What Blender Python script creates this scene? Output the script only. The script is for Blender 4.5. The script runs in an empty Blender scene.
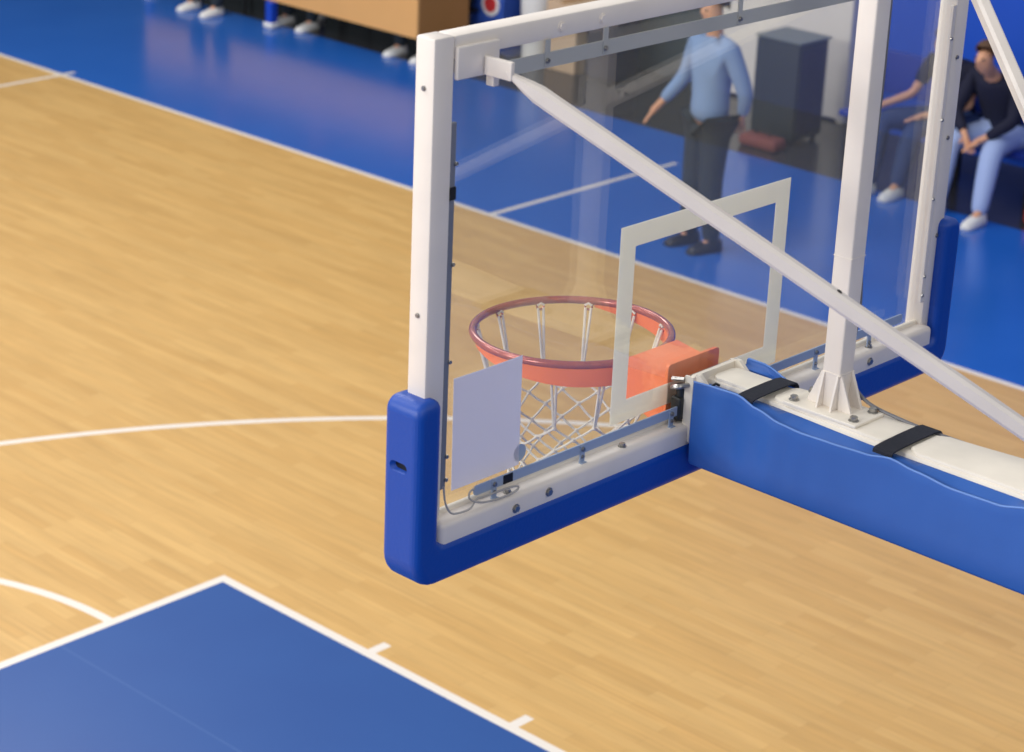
import bpy, bmesh, math, random
from mathutils import Vector, Matrix, Euler
random.seed(7)
C = bpy.context.scene.collection
SC = bpy.context.scene
PI = math.pi

# ---------------------------------------------------------------- materials
def lin(c):
    r = []
    for v in c:
        v = v / 255.0
        r.append(v / 12.92 if v <= 0.04045 else ((v + 0.055) / 1.055) ** 2.4)
    return (r[0], r[1], r[2], 1.0)

def mat(name, col, rough=0.5, metal=0.0, spec=0.5, bump=0.0, bscale=60.0, var=0.0, vscale=6.0, coat=0.0):
    m = bpy.data.materials.new(name)
    m.use_nodes = True
    nt = m.node_tree
    b = nt.nodes['Principled BSDF']
    b.inputs['Base Color'].default_value = lin(col)
    b.inputs['Roughness'].default_value = rough
    b.inputs['Metallic'].default_value = metal
    b.inputs['Specular IOR Level'].default_value = spec
    b.inputs['Coat Weight'].default_value = coat
    tc = nt.nodes.new('ShaderNodeTexCoord')
    if var > 0:
        n = nt.nodes.new('ShaderNodeTexNoise')
        n.inputs['Scale'].default_value = vscale
        n.inputs['Detail'].default_value = 5
        nt.links.new(tc.outputs['Object'], n.inputs['Vector'])
        mr = nt.nodes.new('ShaderNodeMapRange')
        mr.inputs[1].default_value = 0.25; mr.inputs[2].default_value = 0.75
        mr.inputs[3].default_value = 1 - var; mr.inputs[4].default_value = 1 + var
        nt.links.new(n.outputs['Fac'], mr.inputs[0])
        vm = nt.nodes.new('ShaderNodeVectorMath'); vm.operation = 'SCALE'
        vm.inputs[0].default_value = lin(col)[:3]
        nt.links.new(mr.outputs[0], vm.inputs['Scale'])
        nt.links.new(vm.outputs[0], b.inputs['Base Color'])
    if bump > 0:
        n2 = nt.nodes.new('ShaderNodeTexNoise')
        n2.inputs['Scale'].default_value = bscale
        n2.inputs['Detail'].default_value = 4
        nt.links.new(tc.outputs['Object'], n2.inputs['Vector'])
        bp = nt.nodes.new('ShaderNodeBump')
        bp.inputs['Strength'].default_value = bump
        bp.inputs['Distance'].default_value = 0.01
        nt.links.new(n2.outputs['Fac'], bp.inputs['Height'])
        nt.links.new(bp.outputs[0], b.inputs['Normal'])
    return m

WHITE = mat('white_painted_steel', (232, 224, 216), 0.38, var=0.05, vscale=9)
WHITE2 = mat('white_arm_paint', (240, 232, 218), 0.5, var=0.07, vscale=11)
PADBLUE = mat('moulded_blue_foam', (6, 70, 168), 0.45, bump=0.08, bscale=120)
VINYL = mat('blue_vinyl_cover', (38, 94, 178), 0.48, bump=0.25, bscale=9, var=0.05, vscale=7)
PIPING = mat('highlight_blue_piping', (96, 140, 214), 0.4)  # lighter than the vinyl to paint in a highlight along the ridge
BLACKSTRAP = mat('black_hook_and_loop', (30, 34, 48), 0.85, bump=0.6, bscale=300)
STEEL = mat('grey_blue_strip', (158, 174, 200), 0.45)
SIDESTRIP = mat('slate_strip', (120, 124, 136), 0.5)
GREYSTRIP = mat('pale_grey_strip', (176, 178, 176), 0.5)
CHROME = mat('zinc_bolt', (170, 168, 165), 0.3, metal=0.9)
DARKMET = mat('dark_mechanism', (66, 68, 68), 0.45, metal=0.6)
BLACK = mat('black_plastic', (14, 14, 18), 0.5)
ORANGE = mat('orange_powder_coat', (250, 128, 70), 0.42, var=0.06, vscale=20)
RIMRED = mat('worn_red_rim', (178, 92, 74), 0.25, metal=0.3, var=0.2, vscale=22, coat=0.4)
NET = mat('net_cord', (238, 230, 214), 0.85, bump=0.4, bscale=500)
def thin_mat(name, col, trans):
    m = bpy.data.materials.new(name); m.use_nodes = True
    nt = m.node_tree; nt.nodes.clear(); o = nt.nodes.new('ShaderNodeOutputMaterial')
    d = nt.nodes.new('ShaderNodeBsdfDiffuse'); t = nt.nodes.new('ShaderNodeBsdfTranslucent'); x = nt.nodes.new('ShaderNodeMixShader')
    d.inputs[0].default_value = lin(col); t.inputs[0].default_value = lin(col); x.inputs[0].default_value = trans
    nt.links.new(d.outputs[0], x.inputs[1]); nt.links.new(t.outputs[0], x.inputs[2]); nt.links.new(x.outputs[0], o.inputs[0])
    return m
TAPE = thin_mat('pale_white_marking', (250, 248, 238), 0.62)
PAPER = thin_mat('lilac_grey_paper', (232, 232, 244), 0.5)
WIRE2 = mat('grey_hose', (112, 112, 118), 0.5)
WIRE = mat('grey_cable', (176, 172, 168), 0.5)
SKIN = mat('skin', (214, 160, 128), 0.55)
DARKHAIR = mat('dark_hair', (40, 30, 26), 0.7)
BROWNHAIR = mat('brown_hair', (92, 66, 46), 0.7)
NAVY = mat('navy_cloth', (16, 20, 48), 0.85)
JEANS = mat('dark_denim', (40, 62, 110), 0.85)
LIGHTTR = mat('pale_blue_trousers', (160, 180, 226), 0.85)
REFSHIRT = mat('pale_blue_shirt', (128, 158, 204), 0.8)
REFTR = mat('charcoal_trousers', (38, 48, 56), 0.85)
SHOEW = mat('white_shoe', (232, 232, 230), 0.6)
SHOEB = mat('black_shoe', (22, 22, 28), 0.4)
TAN = mat('tan_panel', (232, 176, 108), 0.55, var=0.03, vscale=3)
TANS = mat('brown_side_panel', (176, 124, 66), 0.55, var=0.03, vscale=3)
TBLUE = mat('blue_steel_leg', (20, 70, 190), 0.4)
BENCHBLUE = mat('blue_seat', (18, 50, 150), 0.4)
WALLBLUE = mat('blue_wall_padding', (2, 78, 200), 0.6, var=0.04, vscale=1.2)
STANDS = mat('dark_stand_front', (52, 64, 70), 0.7, var=0.25, vscale=1.1)
DOORW = mat('white_door_paint', (236, 230, 222), 0.5)
SPK = mat('dark_cabinet_shell', (36, 46, 50), 0.6, var=0.08)
SPKGR = mat('navy_grille', (12, 20, 62), 0.8, bump=0.5, bscale=200)
RED = mat('red_fabric', (196, 44, 46), 0.7)
BAGBL = mat('blue_bag_fabric', (40, 78, 168), 0.7)

def glass_mat():
    m = bpy.data.materials.new('clear_acrylic'); m.use_nodes = True
    nt = m.node_tree; nt.nodes.clear()
    o = nt.nodes.new('ShaderNodeOutputMaterial')
    mx = nt.nodes.new('ShaderNodeMixShader')
    # Schlick reflectance from the facing angle (both faces of the sheet alike)
    lw = nt.nodes.new('ShaderNodeLayerWeight'); lw.inputs['Blend'].default_value = 0.5
    pw = nt.nodes.new('ShaderNodeMath'); pw.operation = 'POWER'; pw.inputs[1].default_value = 5.0
    nt.links.new(lw.outputs['Facing'], pw.inputs[0])
    fr = nt.nodes.new('ShaderNodeMath'); fr.operation = 'MULTIPLY_ADD'; fr.inputs[1].default_value = 0.95; fr.inputs[2].default_value = 0.085
    nt.links.new(pw.outputs[0], fr.inputs[0])
    t = nt.nodes.new('ShaderNodeBsdfTransparent'); t.inputs['Color'].default_value = (0.955, 0.965, 0.965, 1)
    g = nt.nodes.new('ShaderNodeBsdfGlossy'); g.inputs['Roughness'].default_value = 0.02
    nt.links.new(fr.outputs[0], mx.inputs[0]); nt.links.new(t.outputs[0], mx.inputs[1]); nt.links.new(g.outputs[0], mx.inputs[2])
    hz = nt.nodes.new('ShaderNodeBsdfTranslucent'); hz.inputs[0].default_value = (0.8, 0.82, 0.82, 1)
    hd = nt.nodes.new('ShaderNodeBsdfDiffuse'); hd.inputs[0].default_value = (0.8, 0.82, 0.82, 1)
    ha = nt.nodes.new('ShaderNodeMixShader'); nt.links.new(hz.outputs[0], ha.inputs[1]); nt.links.new(hd.outputs[0], ha.inputs[2])
    m2 = nt.nodes.new('ShaderNodeMixShader'); m2.inputs[0].default_value = 0.03      # painted milky haze, lifts and greys the view through the sheet
    nt.links.new(mx.outputs[0], m2.inputs[1]); nt.links.new(ha.outputs[0], m2.inputs[2]); nt.links.new(m2.outputs[0], o.inputs[0])
    return m
GLASS = glass_mat()

# ---------------------------------------------------------------- mesh helpers
def box(bm, x0, x1, y0, y1, z0, z1, mtx=None, bev=0.0, seg=3):
    r = bmesh.ops.create_cube(bm, size=1.0)
    vs = r['verts']
    for v in vs:
        v.co = Vector(((x0 + x1) / 2 + v.co.x * (x1 - x0), (y0 + y1) / 2 + v.co.y * (y1 - y0), (z0 + z1) / 2 + v.co.z * (z1 - z0)))
    if bev > 0:
        es = list({e for v in vs for e in v.link_edges})
        rr = bmesh.ops.bevel(bm, geom=es, offset=bev, segments=seg, profile=0.5, affect='EDGES')
        vs = list({v for f in rr['faces'] for v in f.verts} | {v for v in vs if v.is_valid})
    if mtx is not None:
        for v in vs: v.co = mtx @ v.co
    return vs

def frame_at(p, d, up=Vector((0, 0, 1))):
    d = d.normalized()
    if abs(d.dot(up)) > 0.98: up = Vector((0, 1, 0))
    s = d.cross(up).normalized(); u = s.cross(d).normalized()
    return s, u

def sweep(bm, pts, prof, up=Vector((0, 0, 1)), close=False, caps=True):
    """prof: function(i, n) -> list of (a, b) offsets; a along side, b along up"""
    pts = [Vector(p) for p in pts]; n = len(pts); rings = []
    for i, p in enumerate(pts):
        if close: d = pts[(i + 1) % n] - pts[(i - 1) % n]
        else: d = pts[min(i + 1, n - 1)] - pts[max(i - 1, 0)]
        s, u = frame_at(p, d, up)
        rings.append([bm.verts.new(p + s * a + u * b) for a, b in prof(i, n)])
    m = len(rings[0])
    for i in range(n if close else n - 1):
        A, B = rings[i], rings[(i + 1) % n]
        for k in range(m):
            bm.faces.new((A[k], A[(k + 1) % m], B[(k + 1) % m], B[k]))
    if caps and not close:
        bm.faces.new(rings[0][::-1]); bm.faces.new(rings[-1])
    return rings

def tube(bm, pts, r, seg=8, close=False):
    f = r if callable(r) else (lambda i, n: r)
    def pr(i, n): return [(f(i, n) * math.cos(2 * PI * k / seg), f(i, n) * math.sin(2 * PI * k / seg)) for k in range(seg)]
    return sweep(bm, pts, pr, close=close)

def bar(bm, p0, p1, w, h, bev=0.0):
    p0 = Vector(p0); p1 = Vector(p1); d = p1 - p0
    s, u = frame_at(p0, d)
    mt = Matrix((( s.x, d.normalized().x, u.x, p0.x), (s.y, d.normalized().y, u.y, p0.y), (s.z, d.normalized().z, u.z, p0.z), (0, 0, 0, 1)))
    return box(bm, -w / 2, w / 2, 0, d.length, -h / 2, h / 2, mt, bev, 2)

def prism(bm, pts, axis, a0, a1):
    """pts 2D polygon in the plane normal to axis, extruded from a0 to a1"""
    def mk(p, a):
        if axis == 0: return (a, p[0], p[1])
        if axis == 1: return (p[0], a, p[1])
        return (p[0], p[1], a)
    A = [bm.verts.new(mk(p, a0)) for p in pts]; B = [bm.verts.new(mk(p, a1)) for p in pts]
    n = len(pts)
    bm.faces.new(A); bm.faces.new(B[::-1])
    for k in range(n): bm.faces.new((A[k], B[k], B[(k + 1) % n], A[(k + 1) % n]))
    return A + B

def cyl(bm, p, axis, r, h, seg=16):
    p = Vector(p); a = Vector(axis).normalized()
    tube(bm, [p, p + a * h], r, seg)

def obj(name, bm, m, parent=None, smooth=False, mats=None, angle=35):
    bmesh.ops.recalc_face_normals(bm, faces=bm.faces)
    me = bpy.data.meshes.new(name); bm.to_mesh(me); bm.free()
    for mm in (mats or [m]): me.materials.append(mm)
    if smooth:
        for p in me.polygons: p.use_smooth = True
        try: me.set_sharp_from_angle(angle=math.radians(angle))
        except Exception: pass
    o = bpy.data.objects.new(name, me); C.objects.link(o)
    if parent is not None: attach(o, parent)
    return o

def world_of(p):
    m = p.matrix_basis.copy(); q = p
    while q.parent is not None:
        m = q.parent.matrix_basis @ q.matrix_parent_inverse @ m
        q = q.parent
    return m

def attach(o, parent):
    o.parent = parent
    # geometry is written in world coordinates unless the parent is itself such a part
    w = parent.matrix_basis.copy() if parent.parent is None else Matrix.Identity(4)
    o.matrix_parent_inverse = w.inverted()

def bake(o):
    dg = bpy.context.evaluated_depsgraph_get(); dg.update()
    me = bpy.data.meshes.new_from_object(o.evaluated_get(dg))
    o.modifiers.clear(); o.data = me
    return o

def thing(name, label, cat, loc=(0, 0, 0), rz=0, group=None):
    o = bpy.data.objects.new(name, None); C.objects.link(o)
    o.location = loc; o.rotation_euler = (0, 0, rz); o.empty_display_size = 0.2
    o['label'] = label; o['category'] = cat
    if group: o['group'] = group
    return o

def tag(o, label, cat, group=None):
    o['label'] = label; o['category'] = cat
    if group: o['group'] = group
    return o

def struct(name, bm, m, smooth=False):
    o = obj(name, bm, m, None, smooth); o['kind'] = 'structure'; return o

# ---------------------------------------------------------------- the court floor
def floor_material():
    m = bpy.data.materials.new('sports_floor'); m.use_nodes = True
    nt = m.node_tree; N = nt.nodes; L = nt.links
    b = N['Principled BSDF']
    tc = N.new('ShaderNodeTexCoord'); sp = N.new('ShaderNodeSeparateXYZ')
    L.new(tc.outputs['Object'], sp.inputs[0])
    X, Y = sp.outputs[0], sp.outputs[1]
    def op(k, a, c=None, d=None):
        n = N.new('ShaderNodeMath'); n.operation = k
        for i, v in enumerate((a, c, d)):
            if v is None: continue
            if isinstance(v, (int, float)): n.inputs[i].default_value = v
            else: L.new(v, n.inputs[i])
        return n.outputs[0]
    def band(v, a, c): return op('MULTIPLY', op('GREATER_THAN', v, a), op('LESS_THAN', v, c))
    def AND(*a):
        r = a[0]
        for q in a[1:]: r = op('MULTIPLY', r, q)
        return r
    def OR(*a):
        r = a[0]
        for q in a[1:]: r = op('MAXIMUM', r, q)
        return r
    AX = op('ABSOLUTE', X)
    def dist(cy): return op('SQRT', op('ADD', op('MULTIPLY', X, X), op('POWER', op('ABSOLUTE', op('SUBTRACT', Y, cy)), 2.0)))
    side = AND(band(AX, 7.5, 7.55), band(Y, -1.25, 26.85))
    base = AND(OR(band(Y, -1.25, -1.2), band(Y, 26.8, 26.85)), op('LESS_THAN', AX, 7.55))
    centre = AND(band(Y, 12.79, 12.84), op('LESS_THAN', AX, 7.66))
    circ = band(dist(12.8), 1.75, 1.8)
    d3 = dist(0.375)
    three = OR(AND(band(d3, 6.7, 6.75), op('GREATER_THAN', Y, 1.79)), AND(band(AX, 6.55, 6.6), band(Y, -1.2, 1.80)))
    keyline = OR(AND(band(AX, 2.4, 2.45), band(Y, -1.2, 4.6)), AND(band(Y, 4.55, 4.6), op('LESS_THAN', AX, 2.45)))
    semi = AND(band(dist(4.57), 1.745, 1.795), op('GREATER_THAN', Y, 4.57))
    ticks = AND(band(AX, 2.44, 2.55), OR(band(Y, 3.555, 3.605), band(Y, 2.68, 2.73), band(Y, 1.80, 1.85)))
    bench = AND(band(Y, 7.70, 7.75), band(AX, 7.5, 9.62))
    bench2 = AND(band(Y, 17.8, 17.85), band(AX, 7.5, 9.6))
    white = OR(side, base, centre, circ, three, keyline, semi, ticks, bench, bench2)
    key = AND(op('LESS_THAN', AX, 2.425), band(Y, -1.2, 4.575))
    inside = AND(op('LESS_THAN', AX, 7.525), band(Y, -1.225, 26.825))
    mat_and_shade_zone = op('GREATER_THAN', X, 10.25)  # dark floor mat, extended to paint in shade under table and bench
    # wood planks running along y
    cb = N.new('ShaderNodeCombineXYZ'); L.new(Y, cb.inputs[0]); L.new(X, cb.inputs[1])
    br = N.new('ShaderNodeTexBrick')
    L.new(cb.outputs[0], br.inputs['Vector'])
    br.inputs['Color1'].default_value = lin((222, 180, 112)); br.inputs['Color2'].default_value = lin((212, 168, 100))
    br.inputs['Mortar'].default_value = lin((200, 157, 94))
    br.inputs['Scale'].default_value = 1.0; br.inputs['Mortar Size'].default_value = 0.0012
    br.inputs['Brick Width'].default_value = 0.62; br.inputs['Row Height'].default_value = 0.068
    br.offset = 0.37; br.offset_frequency = 2; br.squash = 1.0
    mp = N.new('ShaderNodeMapping'); mp.inputs['Scale'].default_value = (0.9, 9.0, 1); L.new(cb.outputs[0], mp.inputs[0])
    nz = N.new('ShaderNodeTexNoise'); nz.inputs['Scale'].default_value = 1.0; nz.inputs['Detail'].default_value = 6; nz.inputs['Roughness'].default_value = 0.6
    L.new(mp.outputs[0], nz.inputs['Vector'])
    mr = N.new('ShaderNodeMapRange'); mr.inputs[1].default_value = 0.3; mr.inputs[2].default_value = 0.7; mr.inputs[3].default_value = 0.92; mr.inputs[4].default_value = 1.06
    L.new(nz.outputs['Fac'], mr.inputs[0])
    mpb = N.new('ShaderNodeMapping'); mpb.inputs['Scale'].default_value = (3.0, 42.0, 1); L.new(cb.outputs[0], mpb.inputs[0])
    nzb = N.new('ShaderNodeTexNoise'); nzb.inputs['Scale'].default_value = 1.0; nzb.inputs['Detail'].default_value = 4
    L.new(mpb.outputs[0], nzb.inputs['Vector'])
    mrb = N.new('ShaderNodeMapRange'); mrb.inputs[1].default_value = 0.3; mrb.inputs[2].default_value = 0.7; mrb.inputs[3].default_value = 0.93; mrb.inputs[4].default_value = 1.06
    L.new(nzb.outputs['Fac'], mrb.inputs[0])
    wood = N.new('ShaderNodeVectorMath'); wood.operation = 'SCALE'
    L.new(br.outputs['Color'], wood.inputs[0]); L.new(op('MULTIPLY', mr.outputs[0], mrb.outputs[0]), wood.inputs['Scale'])
    def mix(fac, a, c):
        n = N.new('ShaderNodeMix'); n.data_type = 'RGBA'
        L.new(fac, n.inputs[0])
        for i, v in ((6, a), (7, c)):
            if isinstance(v, tuple): n.inputs[i].default_value = v
            else: L.new(v, n.inputs[i])
        return n.outputs[2]
    seamv = op('ABSOLUTE', op('SUBTRACT', op('MODULO', op('ADD', X, 29.9 - 1.462), 1.495), 0.0))
    seam = op('LESS_THAN', seamv, 0.006)
    woodc = mix(op('MULTIPLY', seam, 0.5), wood.outputs[0], lin((186, 142, 86)))
    n2 = N.new('ShaderNodeTexNoise'); n2.inputs['Scale'].default_value = 1.6; n2.inputs['Detail'].default_value = 6
    L.new(tc.outputs['Object'], n2.inputs['Vector'])
    bluek = mix(n2.outputs['Fac'], lin((26, 76, 150)), lin((34, 86, 159)))
    bluek = mix(op('MULTIPLY', seam, 0.25), bluek, lin((110, 144, 196)))
    blueo = mix(n2.outputs['Fac'], lin((30, 94, 186)), lin((40, 104, 196)))
    c = mix(inside, blueo, woodc)
    c = mix(key, c, bluek)
    c = mix(white, c, lin((242, 234, 224)))
    c = mix(mat_and_shade_zone, c, lin((58, 58, 62)))
    L.new(c, b.inputs['Base Color'])
    b.inputs['Roughness'].default_value = 0.27
    L.new(op('ADD', op('MULTIPLY', inside, 0.13), 0.2), b.inputs['Roughness'])
    b.inputs['Specular IOR Level'].default_value = 0.45
    return m

bm = bmesh.new(); box(bm, -12, 11.8, -9.1, 30, -0.1, 0)
struct('floor', bm, floor_material())
bm = bmesh.new(); box(bm, 11.7, 11.9, -9.1, 9.1, 0, 4.5)
struct('wall_right', bm, WALLBLUE)
bm = bmesh.new(); box(bm, 11.7, 11.9, 9.1, 30, 0, 4.5); struct('wall_right_rear', bm, STANDS)
bm = bmesh.new(); box(bm, -12, 11.9, -9.3, -9.0, 0, 7)
struct('wall_back', bm, STANDS)  # unseen end wall, made tall and dark to shade the board's back

# white double door in the blue wall
bm = bmesh.new()
y0, y1, zt = 7.62, 8.98, 1.72
box(bm, 11.64, 11.7, y0, y1, 0.02, zt, None, 0.01)
d1 = struct('door_1', bm, DOORW)
for yy in (y0 - 0.05, y1 - 0.02):
    bm = bmesh.new(); box(bm, 11.61, 11.70, yy, yy + 0.07, 0, zt + 0.07, None, 0.008)
    f = obj('door_frame', bm, DOORW, d1)
bm = bmesh.new(); box(bm, 11.61, 11.70, y0 - 0.05, y1 + 0.05, zt, zt + 0.07, None, 0.008); obj('door_frame', bm, DOORW, d1)
bm = bmesh.new(); tube(bm, [(11.63, 8.36, 0.95), (11.56, 8.36, 0.95), (11.56, 8.48, 0.95)], 0.012); obj('door_handle', bm, CHROME, d1)

# ---------------------------------------------------------------- the basketball goal
G = thing('basketball_goal', 'white framed glass basketball backboard with orange rim, blue padding and padded arm', 'basketball hoop', (0, -3.9, 0))

# glass and target square
bm = bmesh.new(); box(bm, -0.875, 0.875, -0.012, 0.0, 2.95, 3.90)
glass = obj('backboard_glass', bm, GLASS, G)
bm = bmesh.new()
sx, z0, z1, w = 0.295, 3.0, 3.45, 0.05
o4 = [(-sx, z0), (sx, z0), (sx, z1), (-sx, z1)]; i4 = [(-sx + w, z0 + w), (sx - w, z0 + w), (sx - w, z1 - w), (-sx + w, z1 - w)]
for yy in (0.0006, 0.0016):
    vo = [bm.verts.new((p[0], yy, p[1])) for p in o4]; vi = [bm.verts.new((p[0], yy, p[1])) for p in i4]
    for k in range(4): bm.faces.new((vo[k], vo[(k + 1) % 4], vi[(k + 1) % 4], vi[k]))
obj('target_square', bm, TAPE, glass)

# frame: rails of rectangular tube
bm = bmesh.new()
box(bm, -0.905, -0.852, -0.039, 0.011, 2.90, 3.946, None, 0.005, 2)
box(bm, 0.852, 0.905, -0.039, 0.011, 2.90, 3.946, None, 0.005, 2)
box(bm, -0.8515, 0.8515, -0.0385, 0.0105, 3.901, 3.9455, None, 0.005, 2)
frame = obj('backboard_frame', bm, WHITE, G, True)
bm = bmesh.new()
box(bm, -0.872, 0.872, -0.062, 0.007, 2.895, 2.968, None, 0.013, 4)
rail = obj('lower_rail', bm, WHITE, G, True)
# bright edge trim of glass on the lower rail
bm = bmesh.new(); box(bm, -0.86, 0.86, -0.024, -0.013, 2.962, 2.978, None, 0.003, 2)
obj('glass_clamp', bm, WHITE2, rail)
# corner brackets at top corners where the braces fasten
for s in (-1, 1):
    bm = bmesh.new()
    box(bm, s * 0.795 - 0.056, s * 0.795 + 0.056, -0.047, -0.036, 3.862, 3.925, None, 0.003)
    box(bm, s * 0.778 - 0.005, s * 0.778 + 0.005, -0.118, -0.048, 3.864, 3.900, None, 0.002)
    box(bm, s * 0.760 - 0.008, s * 0.760 + 0.008, -0.060, -0.040, 3.840, 3.885, None, 0.002)
    obj('brace_bracket', bm, WHITE, frame, True)
# bolts
def bolt(p, axis, parent, r=0.008, h=0.006, m=CHROME):
    bm = bmesh.new(); p = Vector(p); a = Vector(axis)
    cyl(bm, p - a * 0.001, a, r * 1.35, 0.003, 12)
    cyl(bm, p, a, r, h + 0.002, 6)
    return obj('bolt', bm, m, parent)
for x, z in ((-0.655, 2.938), (-0.555, 2.945), (0.60, 2.942)): bolt((x, -0.062, z), (0, -1, 0), rail, 0.0075, 0.004)
for x in (-0.66, -0.30, 0.62): bolt((x, -0.042, 2.968), (0, 0, 1), rail, 0.007, 0.006)
for z in (3.405, 3.85): bolt((-0.905, -0.014, z), (-1, 0, 0), frame, 0.004, 0.002)
for x in (-0.56, -0.44, 0.3): bolt((x, -0.0385, 3.922), (0, -1, 0), frame, 0.008, 0.003, WHITE)
for z in (3.2, 3.45, 3.65): bolt((0.875, -0.039, z), (0, -1, 0), frame, 0.004, 0.002)

# moulded U-shaped pad
def rounded(pts, rad, seg=5):
    out = []; n = len(pts)
    for i in range(n):
        p = Vector(pts[i] + (0,)); a = Vector(pts[i - 1] + (0,)) - p; c = Vector(pts[(i + 1) % n] + (0,)) - p
        r = rad[i] if isinstance(rad, (list, tuple)) else rad
        a.normalize(); c.normalize(); h = a.angle(c) / 2; t = r / math.tan(h)
        s = p + a * t; e = p + c * t
        cen = p + (a + c).normalized() * (r / math.sin(h))
        v0 = s - cen; v1 = e - cen; ang = v0.angle(v1); ax = v0.cross(v1).normalized()
        for k in range(seg + 1):
            q = Matrix.Rotation(ang * k / seg, 3, ax) @ v0 + cen
            out.append((q.x, q.y))
    return out
W_, B_, T_, IN, ZI = 0.946, 2.840, 3.240, 0.879, 2.928
def pad_outline(d):
    q = [(-W_ + d, B_ + d), (W_ - d, B_ + d), (W_ - d, T_ - d), (IN + d, T_ - d), (IN + d, ZI - d), (-IN - d, ZI - d), (-IN - d, T_ - d), (-W_ + d, T_ - d)]
    return rounded(q, [0.062 - d, 0.062 - d, 0.028 - d * 0.7, 0.018 - d * 0.5, 0.012 + d, 0.012 + d, 0.018 - d * 0.5, 0.028 - d * 0.7], 6)
bm = bmesh.new(); rg = []
BR = 0.019
steps = [(BR * (1 - math.sin(a)), BR * (1 - math.cos(a))) for a in [PI / 2 * k / 5 for k in range(6)]]   # (inset, depth)
lay = [(d, -0.068 + e) for d, e in steps[:0]]
for k in range(6):
    a = PI / 2 * k / 5
    lay.append((BR * (1 - math.sin(a)), -0.068 + BR * (1 - math.cos(a))))
for k in range(5, -1, -1):
    a = PI / 2 * k / 5
    lay.append((BR * (1 - math.sin(a)), 0.034 - BR * (1 - math.cos(a))))
for d, y in lay: rg.append([bm.verts.new((p[0], y, p[1])) for p in pad_outline(d)])
for A, B in zip(rg, rg[1:]):
    n = len(A)
    for k in range(n): bm.faces.new((A[k], A[(k + 1) % n], B[(k + 1) % n], B[k]))
bm.faces.new(rg[0][::-1]); bm.faces.new(rg[-1])
pad = obj('backboard_pad', bm, PADBLUE, G, True, None, 50)
# oval slots on both ends, cut into the foam
bmc = bmesh.new()
for s in (-1, 1):
    pts = []
    for k in range(20):
        a = 2 * PI * k / 20
        pts.append((-0.012 + 0.013 * (1 if math.cos(a) > 0 else -1) + 0.011 * math.cos(a), 3.099 + 0.011 * math.sin(a)))
    prism(bmc, pts, 0, s * 0.975, s * 0.9275)
bmesh.ops.recalc_face_normals(bmc, faces=bmc.faces)
mc = bpy.data.meshes.new('cut'); bmc.to_mesh(mc); bmc.free()
cut = bpy.data.objects.new('cut', mc); C.objects.link(cut)
cut.parent = None
md = pad.modifiers.new('b', 'BOOLEAN'); md.operation = 'DIFFERENCE'; md.object = cut; md.solver = 'EXACT'
bake(pad)
for p in pad.data.polygons: p.use_smooth = p.area < 0.0012
for s in (-1, 1):
    bm = bmesh.new(); box(bm, s * 0.928 - 0.002, s * 0.928 + 0.002, -0.040, 0.016, 3.084, 3.114)
    obj('slot_shade', bm, BLACK, pad)  # black plate stands in for the darkness inside the slot
bpy.data.objects.remove(cut)

# light strips along the glass edges, with their clips
def strip(x0, x1, z, h=0.022, clips=(), dark=None, y=-0.036, m=None):
    m = m or STEEL
    bm = bmesh.new()
    p = rounded([(x0, z - h / 2), (x1, z - h / 2), (x1, z + h / 2), (x0, z + h / 2)], 0.008, 3)
    prism(bm, p, 1, y - 0.004, y)
    s = obj('light_strip', bm, m, G)
    for cx in clips:
        bm = bmesh.new()
        box(bm, cx - 0.007, cx + 0.007, y - 0.006, y - 0.003, 2.966 if z < 3.4 else z - 0.01, z + 0.008 if z < 3.4 else 3.903)
        if z < 3.4:
            box(bm, cx - 0.008, cx + 0.008, y - 0.012, y - 0.003, 2.966, 2.970)
        o = obj('strip_clip', bm, m, s)
        bolt((cx, y - 0.006, z), (0, -1, 0), s, 0.004, 0.003)
        if z < 3.4: bolt((cx, y - 0.006, 2.982), (0, -1, 0), s, 0.003, 0.002)
    if dark:
        bm = bmesh.new(); box(bm, dark[0], dark[1], y - 0.0055, y + 0.001, z - h / 2 + 0.001, z + h / 2 - 0.001)
        obj('connector', bm, BLACK, s)
    return s
strip(-0.757, -0.050, 2.999, 0.021, (-0.70, -0.43, -0.135, -0.085), (-0.672, -0.645))
strip(0.095, 0.76, 3.010, 0.022, (0.40, 0.62))
strip(-0.757, 0.757, 3.862, 0.030, (-0.60, -0.43, 0.0, 0.4), m=GREYSTRIP)
for s in (-1, 1):
    bm = bmesh.new(); box(bm, s * 0.846 - 0.007, s * 0.846 + 0.007, -0.038, -0.028, 3.03, 3.78, None, 0.002)
    st = obj('light_strip', bm, SIDESTRIP if s < 0 else WHITE, G)
    for z in (3.05, 3.10, 3.30, 3.50, 3.70):
        bolt((s * 0.840, -0.040, z), (0, -1, 0), st, 0.003, 0.0015)
    if s < 0:
        bm = bmesh.new(); box(bm, -0.8535, -0.838, -0.040, -0.026, 3.63, 3.655)
        obj('connector', bm, BLACK, st)
# black toggle of the pad tie at the front of the arm
bm = bmesh.new(); tube(bm, [(-0.112, -0.128, 3.085), (-0.106, -0.134, 3.091), (-0.100, -0.140, 3.087)], 0.003, 8); obj('pad_tie', bm, BLACK, G, True)

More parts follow.
